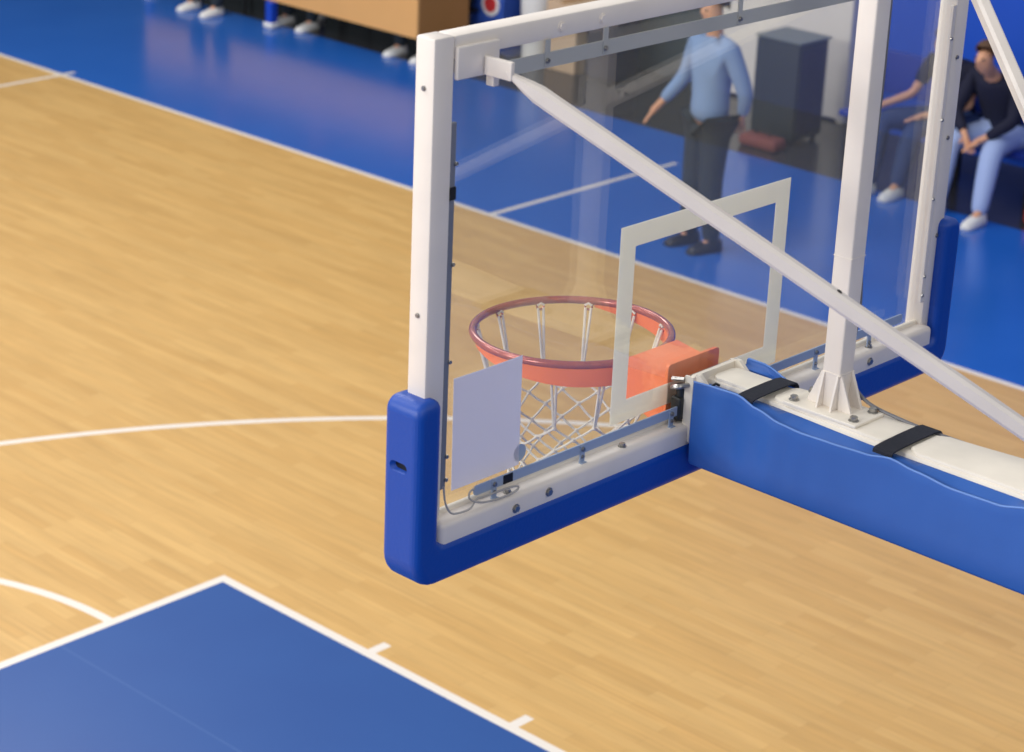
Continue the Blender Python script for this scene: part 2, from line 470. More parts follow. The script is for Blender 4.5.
# cable from the side strip to the lower strip
bm = bmesh.new()
P = [(-0.852, -0.046, 3.040), (-0.848, -0.048, 3.005), (-0.832, -0.050, 2.978), (-0.80, -0.052, 2.972), (-0.775, -0.050, 2.973), (-0.757, -0.047, 2.985),
     (-0.735, -0.046, 2.983), (-0.700, -0.050, 2.985), (-0.665, -0.052, 2.985), (-0.640, -0.054, 2.980), (-0.655, -0.056, 2.973), (-0.70, -0.056, 2.972), (-0.75, -0.054, 2.978), (-0.775, -0.046, 2.990), (-0.772, -0.042, 3.003), (-0.757, -0.040, 3.006)]
def spline(P, k=6):
    P = [Vector(p) for p in P]; out = []
    for i in range(len(P) - 1):
        a, b, c, d = P[max(i - 1, 0)], P[i], P[i + 1], P[min(i + 2, len(P) - 1)]
        for j in range(k):
            t = j / k
            out.append(0.5 * ((2 * b) + (-a + c) * t + (2 * a - 5 * b + 4 * c - d) * t * t + (-a + 3 * b - 3 * c + d) * t ** 3))
    out.append(P[-1]); return out
tube(bm, spline(P), 0.0022, 6); obj('cable', bm, WIRE, G, True)

# ring
RC = Vector((0.0, 0.378, 3.041)); RR = 0.234
bm = bmesh.new()
tube(bm, [RC + Vector((RR * math.cos(2 * PI * k / 72), RR * math.sin(2 * PI * k / 72), 0)) for k in range(72)], 0.0095, 12, close=True)
ring = obj('rim', bm, RIMRED, G, True)
# collar plate under the rim (tapers towards the far side)
bm = bmesh.new()
N = 64; A0, A1 = -90 - 118, -90 + 118
top = []; inn = []
rows = []
for k in range(N + 1):
    a = math.radians(A0 + (A1 - A0) * k / N); t = abs(k / N - 0.5) * 2
    h = 0.010 + 0.038 * (1 - max(0.0, (t - 0.35) / 0.65) ** 1.6)
    c, s = math.cos(a), math.sin(a)
    rows.append([bm.verts.new((RC.x + r * c, RC.y + r * s, z)) for r, z in ((0.229, 3.036), (0.239, 3.036), (0.237, 3.036 - h), (0.231, 3.036 - h))])
for k in range(N):
    for j in range(4): bm.faces.new((rows[k][j], rows[k][(j + 1) % 4], rows[k + 1][(j + 1) % 4], rows[k + 1][j]))
bm.faces.new(rows[0]); bm.faces.new(rows[-1][::-1])
obj('rim_collar', bm, ORANGE, ring, True)
# bracket between collar and board
bm = bmesh.new()
pl = [(-0.100, 0.012), (0.076, 0.012), (0.110, 0.150), (-0.112, 0.150)]
prism(bm, pl, 2, 3.052, 3.058)
for s in (-1, 1):
    vs = [(-0.100, 0.013), (-0.112, 0.148)] if s < 0 else [(0.076, 0.013), (0.110, 0.148)]
    for k in range(1):
        a, b_ = vs[k], vs[k + 1]
        h0 = 0.115; h1 = 0.058
        q = [Vector((a[0], a[1], 3.0525)), Vector((b_[0], b_[1], 3.0525)), Vector((b_[0], b_[1], 3.0525 - h1)), Vector((a[0], a[1], 3.0525 - h0))]
        inw = Vector((-s * 0.006, 0, 0))
        A = [bm.verts.new(v) for v in q]; B2 = [bm.verts.new(v + inw) for v in q]
        bm.faces.new(A); bm.faces.new(B2[::-1])
        for j in range(4): bm.faces.new((A[j], A[(j + 1) % 4], B2[(j + 1) % 4], B2[j]))
bmesh.ops.recalc_face_normals(bm, faces=bm.faces)
br_ = obj('rim_bracket', bm, ORANGE, G)
bm = bmesh.new()
p = rounded([(-0.103, 2.935), (0.078, 2.935), (0.078, 3.092), (-0.103, 3.092)], 0.010, 3)
prism(bm, p, 1, 0.002, 0.010)
obj('mounting_flange', bm, ORANGE, br_)
for x in (-0.06, 0.06):
    for z in (2.96, 3.07): bolt((x, 0.010, z), (0, 1, 0), br_, 0.008, 0.006)

# net
bm = bmesh.new()
H = 12; rows = [(0.226, 3.016), (0.180, 2.862), (0.168, 2.830), (0.158, 2.797), (0.150, 2.764), (0.143, 2.731), (0.138, 2.698), (0.135, 2.665), (0.136, 2.634)]
def npt(r, j): 
    rad, z = rows[r]; a = 2 * PI * (j + (0.5 if r % 2 == 0 and r > 0 else 0.0) + 0.05) / H
    return RC + Vector((rad * math.cos(a), rad * math.sin(a), z - RC.z))
def a_of(j): return 2 * PI * (j + 0.05) / H
for j in range(H):
    a = a_of(j)
    t0 = Vector((-math.sin(a), math.cos(a), 0))
    hook = RC + Vector((0.226 * math.cos(a), 0.226 * math.sin(a), -0.016))
    k1 = npt(1, j)
    for s in (-1, 1):
        tube(bm, [hook + t0 * 0.007 * s, (hook + k1) / 2 + t0 * 0.004 * s, k1 + t0 * 0.001 * s], 0.0034, 6)
    tube(bm, [hook + Vector((0, 0, 0.006)) - t0 * 0.009, hook + Vector((0, 0, 0.012)), hook + Vector((0, 0, 0.006)) + t0 * 0.009], 0.0030, 6)
for r in range(1, len(rows) - 1):
    for j in range(H):
        p = npt(r, j)
        nb = (j - 1, j) if r % 2 == 1 else (j, j + 1)
        for q in nb:
            e = npt(r + 1, q % H)
            mid = (p + e) / 2 + Vector((0, 0, -0.002))
            tube(bm, [p, mid, e], 0.0030, 5)
        bmesh.ops.create_icosphere(bm, subdivisions=1, radius=0.0066, matrix=Matrix.Translation(p))
obj('net', bm, NET, ring, True)
for j in range(H):
    a = a_of(j)
    bm = bmesh.new(); cc = RC + Vector((0.231 * math.cos(a), 0.231 * math.sin(a), -0.010))
    t0 = Vector((-math.sin(a), math.cos(a), 0)); rd = Vector((-math.cos(a), -math.sin(a), 0))
    tube(bm, [cc - t0 * 0.009, cc - t0 * 0.008 + rd * 0.004 - Vector((0, 0, 0.008)), cc + rd * 0.004 - Vector((0, 0, 0.011)), cc + t0 * 0.008 + rd * 0.004 - Vector((0, 0, 0.008)), cc + t0 * 0.009], 0.0028, 6)
    obj('net_hook', bm, RIMRED, ring, True)

# the ring sags a little towards the court
for o in [ring] + [c for c in bpy.data.objects if c.parent == ring]:
    for v in o.data.vertices: v.co.z -= 0.030 * (v.co.y - 0.378)

# paper sheet
bm = bmesh.new()
nx, nz = 8, 8
def sheet(y):
    g = []
    for i in range(nx + 1):
        col = []
        for k in range(nz + 1):
            u, v = i / nx, k / nz
            x = -0.800 + 0.198 * u + 0.006 * v * 0; z = 3.004 + 0.243 * v
            col.append(bm.verts.new((x + 0.003 * (1 - v) , y - 0.0012 * math.sin(PI * u), z)))
        g.append(col)
    return g
g1 = sheet(-0.0135); g2 = sheet(-0.0142)
for i in range(nx):
    for k in range(nz):
        bm.faces.new((g1[i][k], g1[i + 1][k], g1[i + 1][k + 1], g1[i][k + 1]))
        bm.faces.new((g2[i][k + 1], g2[i + 1][k + 1], g2[i + 1][k], g2[i][k]))
pp = obj('paper_sheet', bm, PAPER, None, True)
tag(pp, 'blank lilac-grey rectangular sheet taped to the lower left of the glass backboard', 'paper')
bm = bmesh.new(); cyl(bm, (-0.597, -0.0126, 3.030), (0, -1, 0), 0.019, 0.001, 24)
o = obj('tape', bm, STEEL, pp); o['label'] = 'round grey-blue tape patch'

# white mounting plate behind the glass, hinge works in the gap
bm = bmesh.new()
prism(bm, rounded([(-0.098, 2.925), (0.062, 2.925), (0.062, 3.086), (-0.098, 3.086)], 0.006, 3), 1, -0.068, -0.058)
box(bm, -0.1005, -0.094, -0.0675, -0.045, 2.93, 3.082); box(bm, 0.058, 0.0645, -0.0675, -0.045, 2.93, 3.082)
mp_ = obj('mounting_plate', bm, WHITE2, G)
for s in (-1, 1):   # upright ribs on the plate
    bm = bmesh.new(); prism(bm, [(-0.068, 3.02), (-0.068, 3.090), (-0.080, 3.090), (-0.118, 3.055), (-0.118, 3.02)], 0, s * 0.070 - 0.024, s * 0.070 - 0.014)
    obj('rib', bm, WHITE2, mp_)
for s, xc in ((-1, -0.098), (1, 0.066)):
    bm = bmesh.new()
    box(bm, xc - 0.016, xc + 0.016, -0.046, -0.018, 2.975, 3.030, None, 0.005)
    cyl(bm, (xc, -0.034, 2.985), (0, 0, 1), 0.011, 0.072, 12)
    obj('hinge', bm, DARKMET, mp_, True)
    bm = bmesh.new(); tube(bm, spline([(xc + s * 0.0, -0.055, 3.062), (xc + s * 0.022, -0.044, 3.060), (xc + s * 0.020, -0.026, 3.054), (xc, -0.018, 3.050)]), 0.006, 8)
    obj('hinge_hook', bm, CHROME, mp_, True)
    if s > 0: continue
    bm = bmesh.new(); tube(bm, [(xc + s * 0.004, -0.045, 3.073), (xc + s * 0.010, -0.015, 3.068)], 0.005, 8)
    obj('hinge_pin', bm, CHROME, mp_, True)
bm = bmesh.new()
box(bm, -0.088, 0.052, -0.057, -0.013, 2.97, 3.02, None, 0.004)
obj('hinge_block', bm, DARKMET, mp_, True)

# arm: straight box beam, white painted, then the sloping mast down to the base
AT = 3.070
def ease(t): t = max(0.0, min(1.0, t)); return t * t * (3 - 2 * t)
def XR(y): return 0.050 + 0.022 * ease((-y - 0.12) / 0.40) + 0.022 * ease((-y - 0.60) / 0.25)
def XL(y): return -0.050 - 0.016 * ease((-y - 0.20) / 0.35)
def slab(bm, ya, yb, z0, z1, ins=0.0, n=40, top=0.010):
    rows = []
    for i in range(n + 1):
        y = ya + (yb - ya) * i / n
        e = 0.0
        d = min(abs(y - ya), abs(y - yb))
        if ins > 0 and d < 0.02: e = 0.014 * (1 - math.sqrt(max(0, 1 - ((0.02 - d) / 0.02) ** 2)))
        l, r = XL(y) + ins + e, XR(y) - ins - e
        rows.append([bm.verts.new(p) for p in ((l, y, z0), (l, y, z1 - top), (l + top * .3, y, z1 - top * .3), (l + top, y, z1), (r - top, y, z1), (r - top * .3, y, z1 - top * .3), (r, y, z1 - top), (r, y, z0))])
    for a, b in zip(rows, rows[1:]):
        for k in range(8): bm.faces.new((a[k], a[(k + 1) % 8], b[(k + 1) % 8], b[k]))
    bm.faces.new(rows[0]); bm.faces.new(rows[-1][::-1])
bm = bmesh.new(); slab(bm, -0.068, -2.10, 2.895, AT)
arm = obj('arm', bm, WHITE2, G, True)
# thin white top covers with softly rounded ends (between the straps)
for a, b_ in ((-0.075, -0.195), (-0.240, -0.546), (-0.602, -2.0)):
    bm = bmesh.new(); slab(bm, a, b_, AT - 0.003, AT + 0.006, 0.006, 60, 0.004)
    obj('arm_top_cover', bm, WHITE2, arm, True)

# soft pads on both sides of the arm
RZ = [(-0.070, 3.080), (-0.14, 3.084), (-0.20, 3.086), (-0.256, 3.070), (-0.319, 3.056), (-0.372, 3.052), (-0.454, 3.054), (-0.539, 3.058), (-0.60, 3.068), (-0.66, 3.060), (-0.752, 3.051), (-0.854, 3.053), (-0.93, 3.068), (-1.0, 3.072), (-1.08, 3.058), (-1.3, 3.05), (-1.6, 3.055), (-2.0, 3.06)]
def rz(y):
    for (a, za), (b_, zb) in zip(RZ, RZ[1:]):
        if a >= y >= b_:
            t = (a - y) / (a - b_); t = t * t * (3 - 2 * t); return za + (zb - za) * t
    return RZ[-1][1]
for s in (-1, 1):
    bm = bmesh.new(); prof_rows = []
    nn = 130
    for i in range(nn + 1):
        y = -0.082 - 1.918 * i / nn
        z = rz(y)
        puff = 0.0028 * math.sin(i * 0.55) * (1 if y > -0.35 else 0.35) + 0.002 * math.sin(i * 1.31 + 1) * (1 if y > -0.4 else 0.2)
        o_ = 0.115 if s < 0 else XR(y) + 0.026
        ii = -XL(y) if s < 0 else XR(y)
        if s > 0: z = 3.052 + 0.034 * ease((y + 0.24) / 0.12)
        prof = [(ii, 2.884), (o_ - 0.006, 2.884), (o_, 2.892), (o_ + 0.001 + puff, 2.94), (o_ + 0.002 + puff, 3.00), (o_ + 0.001 + puff * .6, z - 0.02), (o_ + 0.002, z - 0.004), (o_, z + 0.002), (o_ - 0.004, z + 0.002),
                (o_ - 0.006, z - 0.009), (o_ - 0.018, min(z, 3.075) - 0.004), (o_ * 0.5 + ii * 0.5, min(z, 3.072) - 0.002), (ii + 0.003, 3.061), (ii, 3.056)]
        prof_rows.append([bm.verts.new((s * px, y, pz)) for px, pz in prof])
    m_ = len(prof_rows[0]); prof_pts = [tuple(r[7].co) for r in prof_rows]
    for i in range(nn):
        for k in range(m_): bm.faces.new((prof_rows[i][k], prof_rows[i][(k + 1) % m_], prof_rows[i + 1][(k + 1) % m_], prof_rows[i + 1][k]))
    bm.faces.new(prof_rows[0]); bm.faces.new(prof_rows[-1][::-1])
    ap = obj('arm_pad', bm, VINYL, G, True, None, 60)
    bm = bmesh.new(); tube(bm, [(prof_pts[i][0] + s * 0.001, prof_pts[i][1], prof_pts[i][2]) for i in range(nn + 1)], 0.0022, 6)
    obj('piping', bm, PIPING, ap, True)

# black straps across the top
for yc, wd in ((-0.214, 0.044), (-0.574, 0.047)):
    bm = bmesh.new()
    xr = XR(yc)
    pth = [(-0.110, 3.068), (-0.109, 3.075), (-0.103, 3.079), (-0.085, 3.0805), (-0.055, 3.0815), (0.0, 3.082), (xr - 0.02, 3.081), (xr, 3.078), (xr + 0.008, 3.070), (xr + 0.010, 3.062)]
    if yc > -0.4: pth = [(p[0], p[1] + 0.004) for p in pth]
    A = []
    for i, (x, z) in enumerate(pth):
        sk = 0.0
        A.append([bm.verts.new((x, yc + wd / 2 + sk, z)), bm.verts.new((x, yc - wd / 2 + sk, z))])
    fs = []
    for i in range(len(A) - 1): fs.append(bm.faces.new((A[i][0], A[i + 1][0], A[i + 1][1], A[i][1])))
    bmesh.ops.recalc_face_normals(bm, faces=bm.faces)
    bmesh.ops.solidify(bm, geom=bm.faces[:], thickness=0.003)
    obj('strap', bm, BLACKSTRAP, G)

# upright post on its base plate
PX, PY = 0.012, -0.366
bm = bmesh.new()
box(bm, PX - 0.025, PX + 0.025, PY - 0.023, PY + 0.023, AT + 0.012, 4.25, None, 0.004, 3)
post = obj('post', bm, WHITE, G, True)
bm = bmesh.new(); box(bm, -0.056, 0.052, -0.468, -0.278, AT + 0.006, AT + 0.013, None, 0.002)
bp_ = obj('base_plate', bm, WHITE2, post)
for x in (-0.034, 0.036):
    for y in (-0.448, -0.292): bolt((x, y, AT + 0.013), (0, 0, 1), post, 0.0085, 0.008)
zb, zg = AT + 0.013, AT + 0.090
for s in (-1, 1):
    for off in (-0.019, 0.017):
        bm = bmesh.new(); xo = PX + s * 0.025
        prism(bm, [(xo, zb), (xo + s * 0.020, zb), (xo + s * 0.018, zb + 0.012), (xo + s * 0.003, zg), (xo, zg)], 1, PY + off - 0.0025, PY + off + 0.0025)
        obj('gusset', bm, WHITE, post)
    for off in (-0.020, 0.020):
        bm = bmesh.new(); yo = PY + s * 0.023
        prism(bm, [(yo, zb), (yo + s * 0.034, zb), (yo + s * 0.030, zb + 0.012), (yo + s * 0.003, zg), (yo, zg)], 0, PX + off - 0.0025, PX + off + 0.0025)
        obj('gusset', bm, WHITE, post)
for za, zb2, e in ((zg - 0.001, zg + 0.002, 0.0012), (3.42, 3.4215, 0.0008)):
    bm = bmesh.new(); box(bm, PX - 0.025 - e, PX + 0.025 + e, PY - 0.023 - e, PY + 0.023 + e, za, zb2)
    obj('weld_band', bm, WHITE, post)
bm = bmesh.new()
tube(bm, spline([(PX + 0.033, PY - 0.012, 4.2), (PX + 0.036, PY - 0.014, 3.8), (PX + 0.031, PY - 0.010, 3.45), (PX + 0.034, PY - 0.016, 3.3), (PX + 0.031, PY - 0.010, 3.165), (PX + 0.036, PY - 0.050, 3.10), (0.058, -0.52, 3.078), (0.074, -0.64, 3.068), (0.096, -0.9, 3.060)], 8), 0.004, 8)
obj('hose', bm, WIRE2, post, True)

# diagonal braces from the top corners down to the arm
for s in (-1, 1):
    a = Vector((s * 0.78, -0.10, 3.88)); b_ = Vector((s * 0.06, -1.20, 3.10)); d = (b_ - a)
    bm = bmesh.new()
    def rr(i, n): return (0.007, 0.016, 0.0165, 0.0165, 0.0165, 0.012)[i]
    pts = [a, a + d * 0.035, a + d * 0.05, a + d * 0.5, a + d * 0.97, b_]
    def pr(i, n):
        r = rr(i, n); fl = (0.35, 0.8, 1, 1, 1, 0.6)[i]
        return [(r * x * fl if False else r * x, r * y * fl) for x, y in ((-1, -.6), (-.6, -1), (.6, -1), (1, -.6), (1, .6), (.6, 1), (-.6, 1), (-1, .6))]
    sweep(bm, pts, pr)
    bc = obj('brace', bm, WHITE, G, True, None, 30)
    bm = bmesh.new()
    f = 0.40
    q = a + d * 0.0
    sd, up = frame_at(a, d)
    # bolt hole plug on the near face, where the brace crosses the post in the photograph
    bm.free()
    q = a + d * 0.487
    bolt(q + up * 0.0160, up, bc, 0.004, 0.001, BLACK)
    bolt(q - sd * 0.0160 * s * -1, (sd * s).normalized(), bc, 0.004, 0.001, BLACK)
    bm = bmesh.new(); box(bm, s * 0.06 - 0.02, s * 0.06 + 0.02, -1.26, -1.16, AT - 0.01, AT + 0.05, None, 0.004); obj('brace_foot', bm, WHITE, bc)

# mast and wheeled base behind the baseline
bm = bmesh.new()
bar(bm, (0, -2.0, 2.99), (0, -3.75, 0.55), 0.16, 0.14, 0.01)
bar(bm, (0, -1.75, 2.87), (0, -3.35, 0.55), 0.10, 0.08, 0.01)
obj('mast', bm, WHITE, G)
bm = bmesh.new()
box(bm, -0.55, 0.55, -4.9, -3.1, 0.10, 0.62, None, 0.04)
base = obj('base', bm, WHITE, G, True)
bm = bmesh.new(); box(bm, -0.62, 0.62, -3.1, -2.96, 0.05, 1.25, None, 0.05); obj('base_pad', bm, PADBLUE, base, True)
for x in (-0.45, 0.45):
    for y in (-4.7, -3.3):
        bm = bmesh.new(); cyl(bm, (x - 0.03, y, 0.075), (1, 0, 0), 0.075, 0.06, 24); obj('wheel', bm, BLACK, base, True)

# ---------------------------------------------------------------- people
def skin_mesh(name, verts, edges, radii, m, parent, sub=1, root=0):
    me = bpy.data.meshes.new(name)
    bm = bmesh.new(); lay = bm.verts.layers.skin.verify()
    vs = []
    for i, v in enumerate(verts):
        nv = bm.verts.new(v); r = radii[i]
        nv[lay].radius = r if isinstance(r, tuple) else (r, r)
        nv[lay].use_root = (i == root)
        vs.append(nv)
    for a, b_ in edges: bm.edges.new((vs[a], vs[b_]))
    bm.to_mesh(me); bm.free(); me.materials.append(m)
    o = bpy.data.objects.new(name, me); C.objects.link(o)
    md = o.modifiers.new('skin', 'SKIN'); md.use_smooth_shade = True
    md2 = o.modifiers.new('sub', 'SUBSURF'); md2.levels = sub; md2.render_levels = sub
    bake(o)
    for p in o.data.polygons: p.use_smooth = True
    if not o.data.materials: o.data.materials.append(m)
    o.parent = parent
    return o

def person(label, loc, rz_, J, shirt, trousers, shoe, hair, group=None, sleeve=1.0):
    """J: joints in the person's own frame, facing +y"""
    P = thing('person', label, 'person', loc, rz_, group)
    V = []; E = []; R = []
    def add(p, r, par=None):
        V.append(Vector(p)); R.append(r)
        if par is not None: E.append((par, len(V) - 1))
        return len(V) - 1
    pel = add(J['pelvis'], (0.095, 0.08)); wa = add(J['waist'], (0.09, 0.075), pel); ch = add(J['chest'], (0.105, 0.085), wa)
    nk = add(J['neck'], 0.055, ch); hd0 = add(Vector(J['head']) + Vector((0, 0.005, -0.065)), 0.068, nk); hd = add(J['head'], (0.082, 0.095), hd0)
    ht = add(Vector(J['head']) + Vector((0, -0.005, 0.075)), 0.062, hd)
    add(Vector(J['head']) + Vector((0, 0.112, -0.012)), 0.012, hd)      # nose
    for s, k in ((-1, 'l'), (1, 'r')):
        sh = add(J['sh' + k], 0.042, ch); el = add(J['el' + k], 0.036, sh); wr = add(J['wr' + k], 0.027, el)
        d = (Vector(J['wr' + k]) - Vector(J['el' + k])).normalized()
        sdv = d.cross(Vector((0, 0, 1)));
        if sdv.length < 0.3: sdv = Vector((0, 1, 0))
        sdv.normalize()
        pm = add(Vector(J['wr' + k]) + d * 0.065, (0.034, 0.018), wr)
        for q, ln in ((-0.027, 0.062), (-0.009, 0.075), (0.009, 0.072), (0.027, 0.055)):
            a = add(Vector(J['wr' + k]) + d * 0.10 + sdv * q, 0.009, pm)
            add(Vector(J['wr' + k]) + d * (0.10 + ln) + sdv * q * 1.2 + Vector((0, 0, -0.012)), 0.007, a)
        a = add(Vector(J['wr' + k]) + d * 0.045 + sdv * 0.045 * s, 0.011, pm); add(Vector(J['wr' + k]) + d * 0.085 + sdv * 0.062 * s, 0.008, a)
        hp = add(J['hp' + k], 0.062, pel); kn = add(J['kn' + k], 0.05, hp); an = add(J['an' + k], 0.038, kn)
        add(Vector(J['an' + k]) + Vector((0, 0.11, -0.055)), 0.016, an)
    skin_mesh('body', V, E, R, SKIN, P, 1)
    # shirt
    V = []; E = []; R = []
    w00 = add(Vector(J["pelvis"]) + Vector((0, 0, -0.09)), (0.165, 0.14)); w0 = add(Vector(J['pelvis']) + Vector((0, 0, 0.04)), (0.16, 0.135), w00); w1 = add(J['waist'], (0.14, 0.115), w0); w2 = add(J['chest'], (0.162, 0.128), w1)
    w3 = add(Vector(J['chest']).lerp(Vector(J['neck']), 0.7), (0.085, 0.08), w2)
    for k in 'lr':
        sh = add(J['sh' + k], 0.078, w2); el = add(J['el' + k], 0.058, sh)
        if sleeve >= 1.0: add(Vector(J['el' + k]).lerp(Vector(J['wr' + k]), 0.93), 0.041, el)
        else: V[el] = Vector(J['sh' + k]).lerp(Vector(J['el' + k]), 0.75)
    skin_mesh('shirt', V, E, R, shirt, P, 1)
    V = []; E = []; R = []
    pe = add(Vector(J['pelvis']) + Vector((0, 0, 0.03)), (0.15, 0.128))
    for k in 'lr':
        hp = add(J['hp' + k], 0.118, pe); kn = add(J['kn' + k], 0.09, hp)
        add(Vector(J['kn' + k]).lerp(Vector(J['an' + k]), 0.5), 0.082, kn)
        add(Vector(J['an' + k]) + Vector((0, 0.005, -0.03)), 0.062, len(V) - 1)
    skin_mesh('trousers', V, E, R, trousers, P, 1)
    # shoes
    for k in 'lr':
        bm = bmesh.new(); a = Vector(J['an' + k])
        prof = [(-0.075, 0.03, 0.045, 0.085), (-0.05, 0.042, 0.045, 0.095), (0.02, 0.045, 0.04, 0.095), (0.09, 0.048, 0.035, 0.07), (0.15, 0.046, 0.03, 0.055), (0.19, 0.028, 0.022, 0.035)]
        rings = []
        for yy, w_, hh, zt_ in prof:
            rings.append([bm.verts.new((a.x + w_ * cx, a.y + yy, (a.z - 0.085) + zt_ * cz)) for cx, cz in ((-1, 0.0), (-1.05, 0.3), (-0.75, 0.85), (0, 1.0), (0.75, 0.85), (1.05, 0.3), (1, 0.0))])
        for i in range(len(rings) - 1):
            for q in range(7): bm.faces.new((rings[i][q], rings[i][(q + 1) % 7], rings[i + 1][(q + 1) % 7], rings[i + 1][q]))
        bm.faces.new(rings[0]); bm.faces.new(rings[-1][::-1])
        bmesh.ops.recalc_face_normals(bm, faces=bm.faces)
        me = bpy.data.meshes.new('shoe'); bm.to_mesh(me); bm.free(); me.materials.append(shoe)
        for p in me.polygons: p.use_smooth = True
        o = bpy.data.objects.new('shoe', me); C.objects.link(o); o.parent = P
    # hair
    bm = bmesh.new(); h = Vector(J['head'])
    bmesh.ops.create_uvsphere(bm, u_segments=20, v_segments=14, radius=1.0)
    for v in list(bm.verts):
        if v.co.z < -0.05 + 0.75 * max(0, v.co.y) - 0.35 * max(0, -v.co.y): bm.verts.remove(v)
    for v in bm.verts: v.co = Vector((v.co.x * 0.092, v.co.y * 0.105 - 0.008, v.co.z * 0.108 + 0.03)) + h
    me = bpy.data.meshes.new('hair'); bm.to_mesh(me); bm.free(); me.materials.append(hair)
    for p in me.polygons: p.use_smooth = True
    o = bpy.data.objects.new('hair', me); C.objects.link(o); o.parent = P
    so = o.modifiers.new('s', 'SOLIDIFY'); so.thickness = 0.012; bake(o)
    for s in (-1, 1):
        bm = bmesh.new(); bmesh.ops.create_uvsphere(bm, u_segments=8, v_segments=6, radius=0.009, matrix=Matrix.Translation(h + Vector((s * 0.033, 0.088, 0.008))))
        me = bpy.data.meshes.new('eye'); bm.to_mesh(me); bm.free(); me.materials.append(BLACK)
        o = bpy.data.objects.new('eye', me); C.objects.link(o); o.parent = P
    return P

STAND = dict(pelvis=(0, 0, 0.97), waist=(0, 0.0, 1.13), chest=(0, 0.0, 1.33), neck=(0, 0.0, 1.52), head=(0, 0.02, 1.67),
             shl=(-0.19, 0, 1.44), ell=(-0.27, -0.02, 1.14), wrl=(-0.16, -0.16, 0.96), shr=(0.19, 0, 1.44), elr=(0.31, 0.0, 1.15), wrr=(0.40, 0.14, 0.94),
             hpl=(-0.09, 0, 0.90), knl=(-0.10, 0.02, 0.49), anl=(-0.11, -0.02, 0.085), hpr=(0.09, 0, 0.90), knr=(0.10, 0.02, 0.49), anr=(0.11, 0.02, 0.085))
STAND['ell'] = (-0.27, -0.10, 1.14)
person('person in pale blue long-sleeved shirt and charcoal trousers standing behind the glass', (8.12, 6.28, 0), math.radians(72), STAND, REFSHIRT, REFTR, SHOEB, DARKHAIR)

def seated(lean=0.12, hl=(-0.08, 0.42, 0.56), hr=(0.08, 0.42, 0.56), kl=-0.17, kr=0.17, al=None, ar=None, fwd=0.0):
    return dict(pelvis=(0, 0, 0.53), waist=(0, 0.02 + lean * 0.3, 0.68), chest=(0, 0.03 + lean, 0.86), neck=(0, 0.05 + lean * 1.5, 1.02), head=(0, 0.10 + lean * 1.9, 1.14),
                shl=(-0.19, 0.03 + lean, 0.95), ell=(-0.25, 0.16 + lean, 0.70), wrl=hl, shr=(0.19, 0.03 + lean, 0.95), elr=(0.25, 0.16 + lean, 0.70), wrr=hr,
                hpl=(-0.09, 0.03, 0.50), knl=(kl, 0.43, 0.50), anl=al or (kl, 0.50 + fwd, 0.085), hpr=(0.09, 0.03, 0.50), knr=(kr, 0.43, 0.50), anr=ar or (kr, 0.50 + fwd, 0.085))
# facing -x : rz = +90 deg ; local x -> world +y ; local y -> world -x
RZL = PI / 2
person('person in navy top and pale blue trousers seated on the blue bench', (10.78, 5.56, 0), RZL, seated(0.15, kl=-0.17, kr=0.19, al=(-0.27, 0.68, 0.085), ar=(0.10, 0.66, 0.085)), NAVY, LIGHTTR, SHOEW, BROWNHAIR, 'people seated on the blue bench')
person('person in navy top and dark jeans seated behind the right backboard rail', (10.86, 6.02, 0), RZL, seated(0.10, hl=(0.02, 0.40, 0.60), hr=(0.42, 0.42, 0.60), kl=0.10, kr=0.40, al=(0.06, 0.66, 0.085), ar=(0.26, 0.74, 0.085)), NAVY, JEANS, SHOEW, DARKHAIR, 'people seated on the blue bench', sleeve=0.5)
OFF = [(11.42, 'seated person whose white shoes show beneath the near corner of the tan table'),
       (12.95, 'seated person whose white shoes show beside the blue leg of the tan table'),
       (13.95, 'seated person whose white shoes stand far left, past the blue table leg')]
for y, lb in OFF:
    fx = 10.88 if y < 13.5 else 10.55
    person(lb, (fx, y, 0), RZL, seated(0.1, hl=(-0.2, 0.3, 0.58), hr=(0.2, 0.3, 0.58), fwd=0.02), mat('white_cotton', (226, 226, 226), 0.8) if y < 12 else NAVY, REFTR, SHOEW, DARKHAIR, 'officials seated behind the tan table')

# ---------------------------------------------------------------- bench, table, cabinet, bags
bn = thing('team_bench', 'long blue team bench along the blue wall under the seated people', 'bench', (10.9, 5.65, 0))
bm = bmesh.new(); box(bm, 10.62, 11.05, 4.3, 6.95, 0.38, 0.43, None, 0.015); obj('seat', bm, BENCHBLUE, bn, True)
bm = bmesh.new(); box(bm, 11.06, 11.10, 4.3, 6.95, 0.52, 0.86, None, 0.012); obj('backrest', bm, BENCHBLUE, bn, True)
for y in (4.4, 5.25, 6.1, 6.88):
    bm = bmesh.new(); box(bm, 10.68, 10.73, y - 0.025, y + 0.025, 0, 0.38); box(bm, 11.04, 11.08, y - 0.025, y + 0.025, 0, 0.80); box(bm, 10.68, 11.06, y - 0.02, y + 0.02, 0.10, 0.14)
    obj('leg', bm, BLACK, bn)
# dark kick panel under bench
for y in (3.9, ):
    pass
for k, (x, y) in enumerate(((10.47, 4.95),)):
    bg = thing('red_bag', 'small red bag on the floor at the right edge beside the pale trousers', 'bag', (x, y, 0))
    bm = bmesh.new(); box(bm, x - 0.1, x + 0.1, y - 0.14, y + 0.14, 0.0, 0.14, None, 0.04, 4); b1 = obj('bag_body', bm, RED, bg, True)
    bm = bmesh.new(); tube(bm, spline([(x, y - 0.08, 0.13), (x, y - 0.05, 0.2), (x, y + 0.05, 0.2), (x, y + 0.08, 0.13)]), 0.008, 6); obj('handle', bm, BLACK, bg, True)

